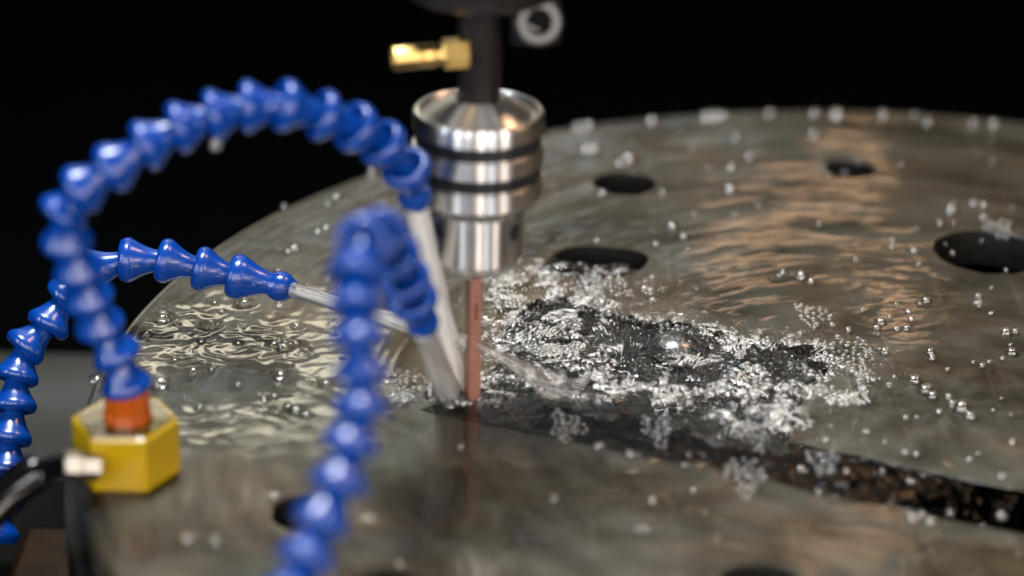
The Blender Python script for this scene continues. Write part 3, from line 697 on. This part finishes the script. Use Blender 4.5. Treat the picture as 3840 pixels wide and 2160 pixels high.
fit = empty('brass_fitting', (0, 0, 0)); fit.parent = spindle
f0, f1, f2 = [Vector(p) - spindle.location for p in FITB]
d = (f2-f0).normalized()
hexn = link('hex_nut', lathe('hex_nut', [(0.0030, -0.003), (0.0048, -0.003), (0.0054, -0.0022), (0.0054, 0.0058), (0.0048, 0.0066), (0.0036, 0.0066)], 6, 20), M_BRASS, fit, smooth=False)
face_along(hexn, f0, f0+d)
L2 = (f2-f0).length
bar = link('barrel', lathe('barrel', [(0.0036, 0.006), (0.0036, 0.0085), (0.0042, 0.0095), (0.0042, L2*0.55), (0.0039, L2*0.57), (0.0042, L2*0.60), (0.0042, L2-0.001), (0.0036, L2), (0.0022, L2), (0.0020, L2-0.004), (0, L2-0.004)], 9, 25), M_BRASS, fit, smooth=False)
face_along(bar, f0, f0+d)

chuck = empty('drill_chuck', (AX, AY, 0.051))
tag(chuck, 'shiny steel keyed drill chuck with two black grooves hanging above the plate', 'drill chuck')
Z = 0.114 - 0.051
link('sleeve', lathe('sleeve', [(0.0194, Z-0.0034), (0.0202, Z-0.0010), (0.0210, Z-0.0001), (0.0222, Z-0.0003), (0.0228, Z-0.0011), (0.0230, Z-0.0020), (0.0230, Z-0.0068), (0.0219, Z-0.0070), (0.0219, Z-0.0122), (0.0230, Z-0.0124),
     (0.0230, Z-0.0186), (0.0219, Z-0.0188), (0.0219, Z-0.0238), (0.0230, Z-0.0240), (0.0230, Z-0.0305), (0.0222, Z-0.0316), (0.0170, Z-0.0316)], 96, 25, cap=False), M_CHROME2, chuck)
for a, b in ((0.0071, 0.0121), (0.0189, 0.0237)):
    link('groove_band', lathe('groove_band', [(0.0215, Z-a), (0.0223, Z-a-0.0003), (0.0223, Z-b+0.0003), (0.0215, Z-b)], 96, 60, cap=False), M_GROOVE, chuck)
link('top_cone', lathe('top_cone', [(0.0199, Z-0.0035), (0.0194, Z-0.0022), (0.0105, Z+0.0038), (0.0086, Z+0.0046), (0.0077, Z+0.0040), (0.0074, Z-0.001)], 96, 30, cap=False), M_CHROME2, chuck)
link('jaw_body', lathe('jaw_body', [(0.0163, Z-0.0318), (0.0163, Z-0.0545), (0.0157, Z-0.0556), (0.0106, Z-0.0588), (0.0097, Z-0.0594), (0.0055, Z-0.0598), (0.0050, Z-0.052)], 72, 25, cap=False), M_CHROME2, chuck)


def gear_mesh():
    bm = bmesh.new(); n = 36
    prof = []
    for i in range(n*2):
        rr = 0.0196 if i % 2 else 0.0182
        for s in (-0.28, 0.28):
            prof.append((rr, math.pi/n*(i+s)))
    rings = []
    for z, k in ((Z-0.0312, 1.0), (Z-0.0345, 1.0), (Z-0.0362, 0.90)):
        rings.append([bm.verts.new((r*k*math.cos(a), r*k*math.sin(a), z)) for r, a in prof])
    inner = [bm.verts.new((0.0163*math.cos(a), 0.0163*math.sin(a), Z-0.0362)) for r, a in prof]
    rings.append(inner)
    for A, B in zip(rings[:-1], rings[1:]):
        for i in range(len(A)): bm.faces.new((A[i], A[(i+1) % len(A)], B[(i+1) % len(A)], B[i]))
    bmesh.ops.recalc_face_normals(bm, faces=bm.faces)
    me = bpy.data.meshes.new('gear_ring'); bm.to_mesh(me); bm.free(); return me


link('gear_ring', gear_mesh(), M_STEEL, chuck, smooth=False)


def key_hole_mesh(a):
    bm = bmesh.new(); R = 0.01638; zc = Z-0.0428
    rings = []
    for r in (0.0036, 0.0031, 0.0016):
        rings.append([])
        for i in range(28):
            t = 2*math.pi*i/28; an = a + r*math.cos(t)/R
            rr = R - (0.0009 if r == 0.0036 else 0.0)
            rings[-1].append(bm.verts.new((rr*math.cos(an), rr*math.sin(an), zc + r*math.sin(t))))
    for A, B in zip(rings[:-1], rings[1:]):
        for i in range(28): bm.faces.new((A[i], A[(i+1) % 28], B[(i+1) % 28], B[i]))
    bm.faces.new(rings[-1])
    bmesh.ops.recalc_face_normals(bm, faces=bm.faces)
    me = bpy.data.meshes.new('key_hole'); bm.to_mesh(me); bm.free(); return me


for a in (-90-56, -90+56, 90):
    link('key_hole', key_hole_mesh(math.radians(a)), M_GROOVE, chuck, smooth=False)
jm = bevel_poly('jaw', [(-0.0022, 0.0028), (0.0022, 0.0028), (0.0030, 0.0068), (-0.0030, 0.0068)], Z-0.0628, Z-0.0590, 0.0004)
for a in (30, 150, 270):
    j = link('jaw', jm, M_STEEL, chuck, smooth=False)
    j.rotation_euler = (0, 0, math.radians(a))

elec = empty('copper_electrode', (ELEC[0], ELEC[1], 0.0))
tag(elec, 'square copper rod gripped in the chuck and dipping into the foaming water', 'electrode')
c, s = math.cos(math.radians(24)), math.sin(math.radians(24))
sq = [(x*c - y*s, x*s + y*c) for x, y in ((-0.0023, -0.0023), (0.0023, -0.0023), (0.0023, 0.0023), (-0.0023, 0.0023))]
link('rod', bevel_poly('rod', sq, -0.006, 0.060, 0.00025), M_COPPER, elec, smooth=False)
nt_ = link('notch', bevel_poly('notch', [(-0.0006, -0.00234), (0.0008, -0.00234), (0.0008, -0.0020), (-0.0006, -0.0020)], 0.0335, 0.0405, 0.00012), M_NOTCH, elec, smooth=False)
nt_.rotation_euler = (0, 0, math.radians(24))

# ------------------------------------------------------------------ jointed blue coolant hoses
mmr = 0.001
SEG = lathe('hose_segment', [(r*mmr, z*mmr) for r, z in [(3.6, 2.0), (4.1, 0.8), (5.6, -2.5), (6.6, -3.1), (7.6, -2.8), (8.35, -1.7), (8.7, -0.2), (8.5, 0.9), (7.7, 2.3), (6.6, 4.1), (5.5, 6.3), (4.7, 8.6), (4.1, 11.0), (3.9, 16.0)]], 40, 60, cap=False)
SEG.materials.append(M_BLUE)
NOZ = lathe('hose_nozzle', [(r*mmr, z*mmr) for r, z in [(3.9, -6.0), (4.0, -4.6), (5.2, -3.0), (5.8, -1.0), (5.9, 0.8), (5.3, 2.8), (4.1, 4.3), (3.6, 5.0), (3.5, 5.6), (2.6, 5.6), (2.4, 3.0), (0, 3.0)]], 36, 50)
NOZ.materials.append(M_BLUE)


def hose(pts, label, sizes=None):
    root = empty('coolant_hose', pts[0])
    tag(root, label, 'hose', 'jointed blue coolant hoses')
    P = [Vector(p) - Vector(pts[0]) for p in pts]
    n = len(P)
    for i in range(n-1):
        o = link('hose_segment', SEG, None, root)
        face_along(o, P[i], P[i+1])
        gap = (P[i+1]-P[i]).length
        if i == n-2: gap *= 1.05
        k = min(1.35, max(0.72, gap/0.0138))
        o.scale = (1, 1, k)
        o.rotation_quaternion = o.rotation_quaternion @ Matrix.Rotation(random.uniform(0, 6.28), 3, 'Z').to_quaternion()
    nz = link('hose_nozzle', NOZ, None, root)
    face_along(nz, P[-1], P[-1] + (P[-1]-P[-2]))
    return root


hose(HOSE_A, 'blue jointed hose arching high from the yellow block over to the chuck')
hose(HOSE_B, 'blue jointed hose reaching level through the big loop beside the plate rim')
hose(HOSE_C, 'blurred blue jointed hose rising close in front and bending over towards the rod')

# ------------------------------------------------------------------ yellow block with orange collar, fitting and black tube
b0, b1 = Vector(BLK[0]), Vector(BLK[1])
wid = (b1-b0).length
ang = math.atan2((b1-b0).y, (b1-b0).x)
bc = (b0+b1)/2 + Vector((-math.sin(ang), math.cos(ang), 0))*wid*0.866
blk = empty('valve_block', (bc.x, bc.y, 0.0))
tag(blk, 'yellow hexagonal plastic block with an orange collar on the plate rim', 'valve block')
HB = 0.0205
link('body', bevel_poly('body', [(wid*math.cos(ang + math.radians(60*k)), wid*math.sin(ang + math.radians(60*k))) for k in range(6)], 0.0004, HB, 0.0008), M_YELLOW, blk, smooth=False)
M_REFLECT_TOP = principled('wet_reflection_top', (0.055, 0.030, 0.002), 0.12, 0.0, 0.3, 120, 0.3, 120, coat=0.3)  # dark reflection on the wet top put into a brown colour
link('top_face', bevel_poly('top_face', [((wid-0.0016)*math.cos(ang + math.radians(60*k)), (wid-0.0016)*math.sin(ang + math.radians(60*k))) for k in range(6)], HB-0.0010, HB+0.0004, 0.0003), M_REFLECT_TOP, blk, smooth=False)
hx, hy = HOSE_A[0][0]-bc.x, HOSE_A[0][1]-bc.y
cl = link('collar', lathe('collar', [(0.0070, HB-0.001), (0.0084, HB), (0.0084, HB+0.0025), (0.0078, HB+0.0032), (0.0078, HB+0.0105), (0.0066, HB+0.0120), (0.004, HB+0.0120)], 10, 20), M_ORANGE, blk, smooth=False)
cl.location = (hx, hy-0.0005, 0)
ft = link('metal_fitting', lathe('metal_fitting', [(0.0030, -0.006), (0.0045, -0.006), (0.0045, 0.0), (0.0052, 0.0006), (0.0052, 0.0055), (0.0046, 0.0062), (0.0030, 0.0062)], 6, 20), M_NICKEL, blk, smooth=False)
f0, f1 = Vector(FIT[0]), Vector(FIT[1])
face_along(ft, f0-bc, f1-bc)
pth = smooth_path(FIT[1:], 8)
bh = link('black_tube', tube('black_tube', pth, [0.0036 + 0.0032*min(1, i/8) for i in range(len(pth))], 24), M_RUBBER)
tag(bh, 'glossy black rubber tube plugged into the side of the yellow block', 'tube')

# ------------------------------------------------------------------ water jets
M_JET = jet_material('aerated_jet', 1.0)
M_CLEAR = jet_material('clear_jet', 0.42)


def jet(a, b, r0, r1, m, label, sag=0.0, flat=1.0, seed=0, wob=0.045, n=60):
    A, B = Vector(a), Vector(b)
    D = (B-A); Ln = D.length
    pts, rad = [], []
    for i in range(n+1):
        t = i/n
        pts.append(Vector((0, 0, t*Ln)))
        rad.append(r0 + (r1-r0)*t**1.6)
    me = tube('water_jet', pts, rad, 28, wob, flat, seed)
    o = link('water_jet', me, m)
    face_along(o, a, b)
    tag(o, label, 'water jet', 'jets of coolant water')
    return o


jet(JET_A[0], JET_A[1], 0.0041, 0.0054, M_JET, 'whitish water jet falling from the arching hose along the chuck', seed=3)
jet(JET_C[0], JET_C[1], 0.0040, 0.0052, M_JET, 'short thick water jet from the blurred front hose to the rod foot', seed=8)
jet(JET_B[0], JET_B[1], 0.0030, 0.0030, M_CLEAR, 'clear thin water jet shot level from the sharp hose at the rod', seed=5, wob=0.05)
jet(SPLASH[0], SPLASH[1], 0.0016, 0.0085, jet_material('sheet_of_water', 0.30), 'widening sheet of thrown water leaving the far side of the copper rod', flat=0.8, seed=12, wob=0.25)


def drop(p, r, label):
    me = lathe('water_drop', [(0, 1.25*r), (0.35*r, 0.8*r), (0.75*r, 0.35*r), (1.0*r, -0.2*r), (0.85*r, -0.7*r), (0.45*r, -0.95*r), (0, -1.0*r)], 20, 80)
    o = link('water_drop', me, M_DROP)
    o.location = p
    tag(o, label, 'water drop', 'drops hanging from the hoses')


M_DROP = bubble_material(); M_DROP.name = 'drop_skin'
p = Vector(HOSE_A[11]); drop(p + Vector((0, 0, -0.0100)), 0.0018, 'hanging water drop under the crown of the arching blue hose')
p = Vector(HOSE_B[-1]); drop(p + Vector((-0.0005, -0.001, -0.0071)), 0.0016, 'clear drop clinging under the ball tip of the level blue hose')
p = Vector(HOSE_A[16]); drop(p + Vector((-0.0035, -0.003, -0.0090)), 0.0016, 'hanging water drop under the arching hose just before the chuck')

# beads of water standing on the sharp, level hose
bead = lathe('water_bead', [(1, 0), (0.92, 0.35), (0.6, 0.68), (0.25, 0.82), (0, 0.84)], 14, 89, cap=False)
bead.materials.append(M_DROP)
rb = random.Random(21)
for k in range(26):
    i = rb.randint(5, len(HOSE_B)-3)
    p, q = Vector(HOSE_B[i]), Vector(HOSE_B[i+1])
    ax = (q-p).normalized(); u = ax.cross(Vector((0, 0, 1))).normalized(); v = u.cross(ax)
    if u.y > 0: u = -u
    an = rb.uniform(-0.9, 1.4); t = rb.uniform(0.15, 0.8)
    dr = (u*math.cos(an) + v*math.sin(an)).normalized()
    rad = np.interp(t*14, [0, 2, 4, 6, 8.6, 11], [8.4, 7.7, 6.2, 5.1, 4.1, 3.7])*0.001
    o = link('water_bead', bead, None, smooth=k == 0)
    c = p + ax*(t*0.0138) + dr*(rad-0.0001)
    face_along(o, c, c + (dr + ax*0.5).normalized())
    sc_ = rb.uniform(0.0004, 0.0009); o.scale = (sc_, sc_*rb.uniform(1.0, 1.6), sc_)
    tag(o, 'tiny bead of water standing on the level blue hose', 'water drop', 'beads of water on the level blue hose')

# ------------------------------------------------------------------ bubbles and foam
def dome_mesh(name, n=20, k=6, hgt=0.8):
    prof = [(1.10, -0.06), (1.03, 0.02)] + [(math.cos(a), hgt*math.sin(a)+0.04) for a in [math.pi/2*i/k for i in range(k)]] + [(0, hgt+0.04)]
    return lathe(name, prof, n, 89, cap=False)


DOME = dome_mesh('bubble')
DOME.materials.append(M_BUBBLE)
DOME2 = dome_mesh('bubble_near', 24, 8, 0.72)
DOME2.materials.append(M_CLEARB)


MARKS = [('the yellow block', -0.29, -0.06), ('the tip of the level hose', -0.247, 0.050), ('the left rim of the plate', -0.300, 0.075),
         ('the copper rod', -0.172, -0.002), ('the nozzle of the front hose', -0.190, -0.045), ('the front round hole', -0.2256, -0.0876),
         ('the oblong opening', -0.125, 0.127), ('the round hole behind the chuck', -0.1098, 0.213), ('the smallest far hole', -0.008, 0.2358),
         ('the biggest round hole', 0.040, 0.148), ('the far end of the foam', -0.040, 0.020), ('the far rim behind the chuck', -0.14, 0.275),
         ('the far rim beyond the smallest hole', 0.03, 0.31), ('the middle of the dark slot', -0.060, -0.058), ('the end of the dark slot', 0.020, -0.080),
         ('the hose arch on the back rim', -0.235, 0.17), ('the open plate right of the foam', 0.020, 0.060)]


def bubble_labels(rows):
    keyed = {}
    for i, (x, y, r) in enumerate(rows):
        size = 'large' if r > 0.0024 else ('small' if r > 0.0012 else 'tiny')
        dist, mark = min((math.hypot(x-mx, y-my), nm) for nm, mx, my in MARKS)
        keyed.setdefault((size, mark), []).append((dist, i))
    out = {}
    for (size, mark), lst in keyed.items():
        lst.sort()
        for k, (dist, i) in enumerate(lst):
            if len(lst) == 1: lb = f'only {size} clear bubble around {mark}'
            elif k < 3: lb = f"{size} clear bubble {('nearest', 'second nearest', 'third nearest')[k]} to {mark}"
            else: lb = f'{size} clear bubble farther out around {mark}'
            out[i] = (lb, f'{size} bubbles around {mark}')
    return out


BLAB = bubble_labels(BUBBLES + SMALL)
big = link('bubble', dome_mesh('bubble_dome', 48, 14, 0.62), M_BUBBLE)
big.data.materials.clear(); big.data.materials.append(M_FROTH)
big.location = (*BIG, water_z(*BIG) - 0.0012); big.scale = (0.0100,)*3
tag(big, 'largest thin domed bubble swelling up in the middle of the foam', 'bubble')
count = 0
for x, y, r in BUBBLES + SMALL:
    near = x < -0.2 and -0.05 < y < 0.11
    o = link('bubble', DOME2 if near else DOME, None)
    o.location = (x, y, water_z(x, y))
    s = r*(1.12 if y > 0.2 else 0.95)
    o.scale = (s, s*random.uniform(0.9, 1.1), s*random.uniform(0.8, 1.05))
    o.rotation_euler = (0, 0, random.uniform(0, 6.28))
    lb, gr = BLAB[count]
    tag(o, lb, 'bubble', gr)
    count += 1

ICO = None
def ico():
    bm = bmesh.new(); bmesh.ops.create_icosphere(bm, subdivisions=2, radius=1.0)
    bmesh.ops.delete(bm, geom=[v for v in bm.verts if v.co.z < -0.3], context='VERTS')
    v = np.array([x.co[:] for x in bm.verts]); bm.verts.index_update()
    f = np.array([[q.index for q in t.verts] for t in bm.faces]); bm.free()
    return v, f


IV, IF = ico()


def bubble_mass(name, pts, m):
    """many tiny domes as one mesh: pts rows x y z r"""
    pts = np.asarray(pts); n = len(pts)
    co = (IV[None]*pts[:, None, 3:4] + pts[:, None, :3]).reshape(-1, 3)
    fa = (IF[None] + (np.arange(n)*len(IV))[:, None, None]).reshape(-1, 3)
    me = bpy.data.meshes.new(name)
    me.vertices.add(len(co)); me.vertices.foreach_set('co', co.ravel())
    me.loops.add(fa.size); me.loops.foreach_set('vertex_index', fa.ravel().astype(np.int32))
    me.polygons.add(len(fa)); me.polygons.foreach_set('loop_start', np.arange(0, fa.size, 3, dtype=np.int32))
    me.polygons.foreach_set('use_smooth', np.ones(len(fa), bool))
    me.update()
    return link(name, me, m, smooth=False)


# tight floating rafts of bubbles
raft_pts = []
for x, y, a, b in RAFTS:
    got = []
    for _ in range(260):
        q = math.sqrt(random.random()); t = random.uniform(0, 6.28)
        wob = 1 + 0.25*math.sin(3*t + x*900) + 0.15*math.sin(5*t + y*700)
        px, py = x + a*q*wob*math.cos(t), y + b*q*wob*math.sin(t)
        r = (0.0011 + 0.0010*random.random()**2)*(1.1-0.35*q)
        if all((px-g[0])**2 + (py-g[1])**2 > (0.95*(r+g[3]))**2 for g in got):
            got.append((px, py, water_z(px, py) + 0.15*r, r))
    raft_pts += got
o = bubble_mass('bubble_rafts', raft_pts, M_FROTH)
tag(o, 'dense rafts of tiny bubbles drifting on the dark slot and plate', 'foam', kind='stuff')

# fine froth on the boiling water
xs, ys, WZ, WM, WF = WG
IMP = np.exp(-((np.hypot(xs[None, :]+0.178, (ys[:, None]-0.001)*0.8))/0.014)**2)
prob = (WM*0.12 + WF + 0.8*WM*IMP).ravel()**1.4
sel = RNG.choice(prob.size, 380, p=prob/prob.sum())
ii, jj = np.unravel_index(sel, WM.shape)
rr = 0.00055 + 0.0019*RNG.rand(380)**3
fp = np.stack([xs[jj] + RNG.uniform(-.0003, .0003, 380), ys[ii] + RNG.uniform(-.0004, .0004, 380), WZ[ii, jj] + rr*0.25, rr], -1)
o = bubble_mass('froth', fp, M_FROTH)
tag(o, 'fine froth of bubbles over the churning water round the copper rod', 'foam', kind='stuff')
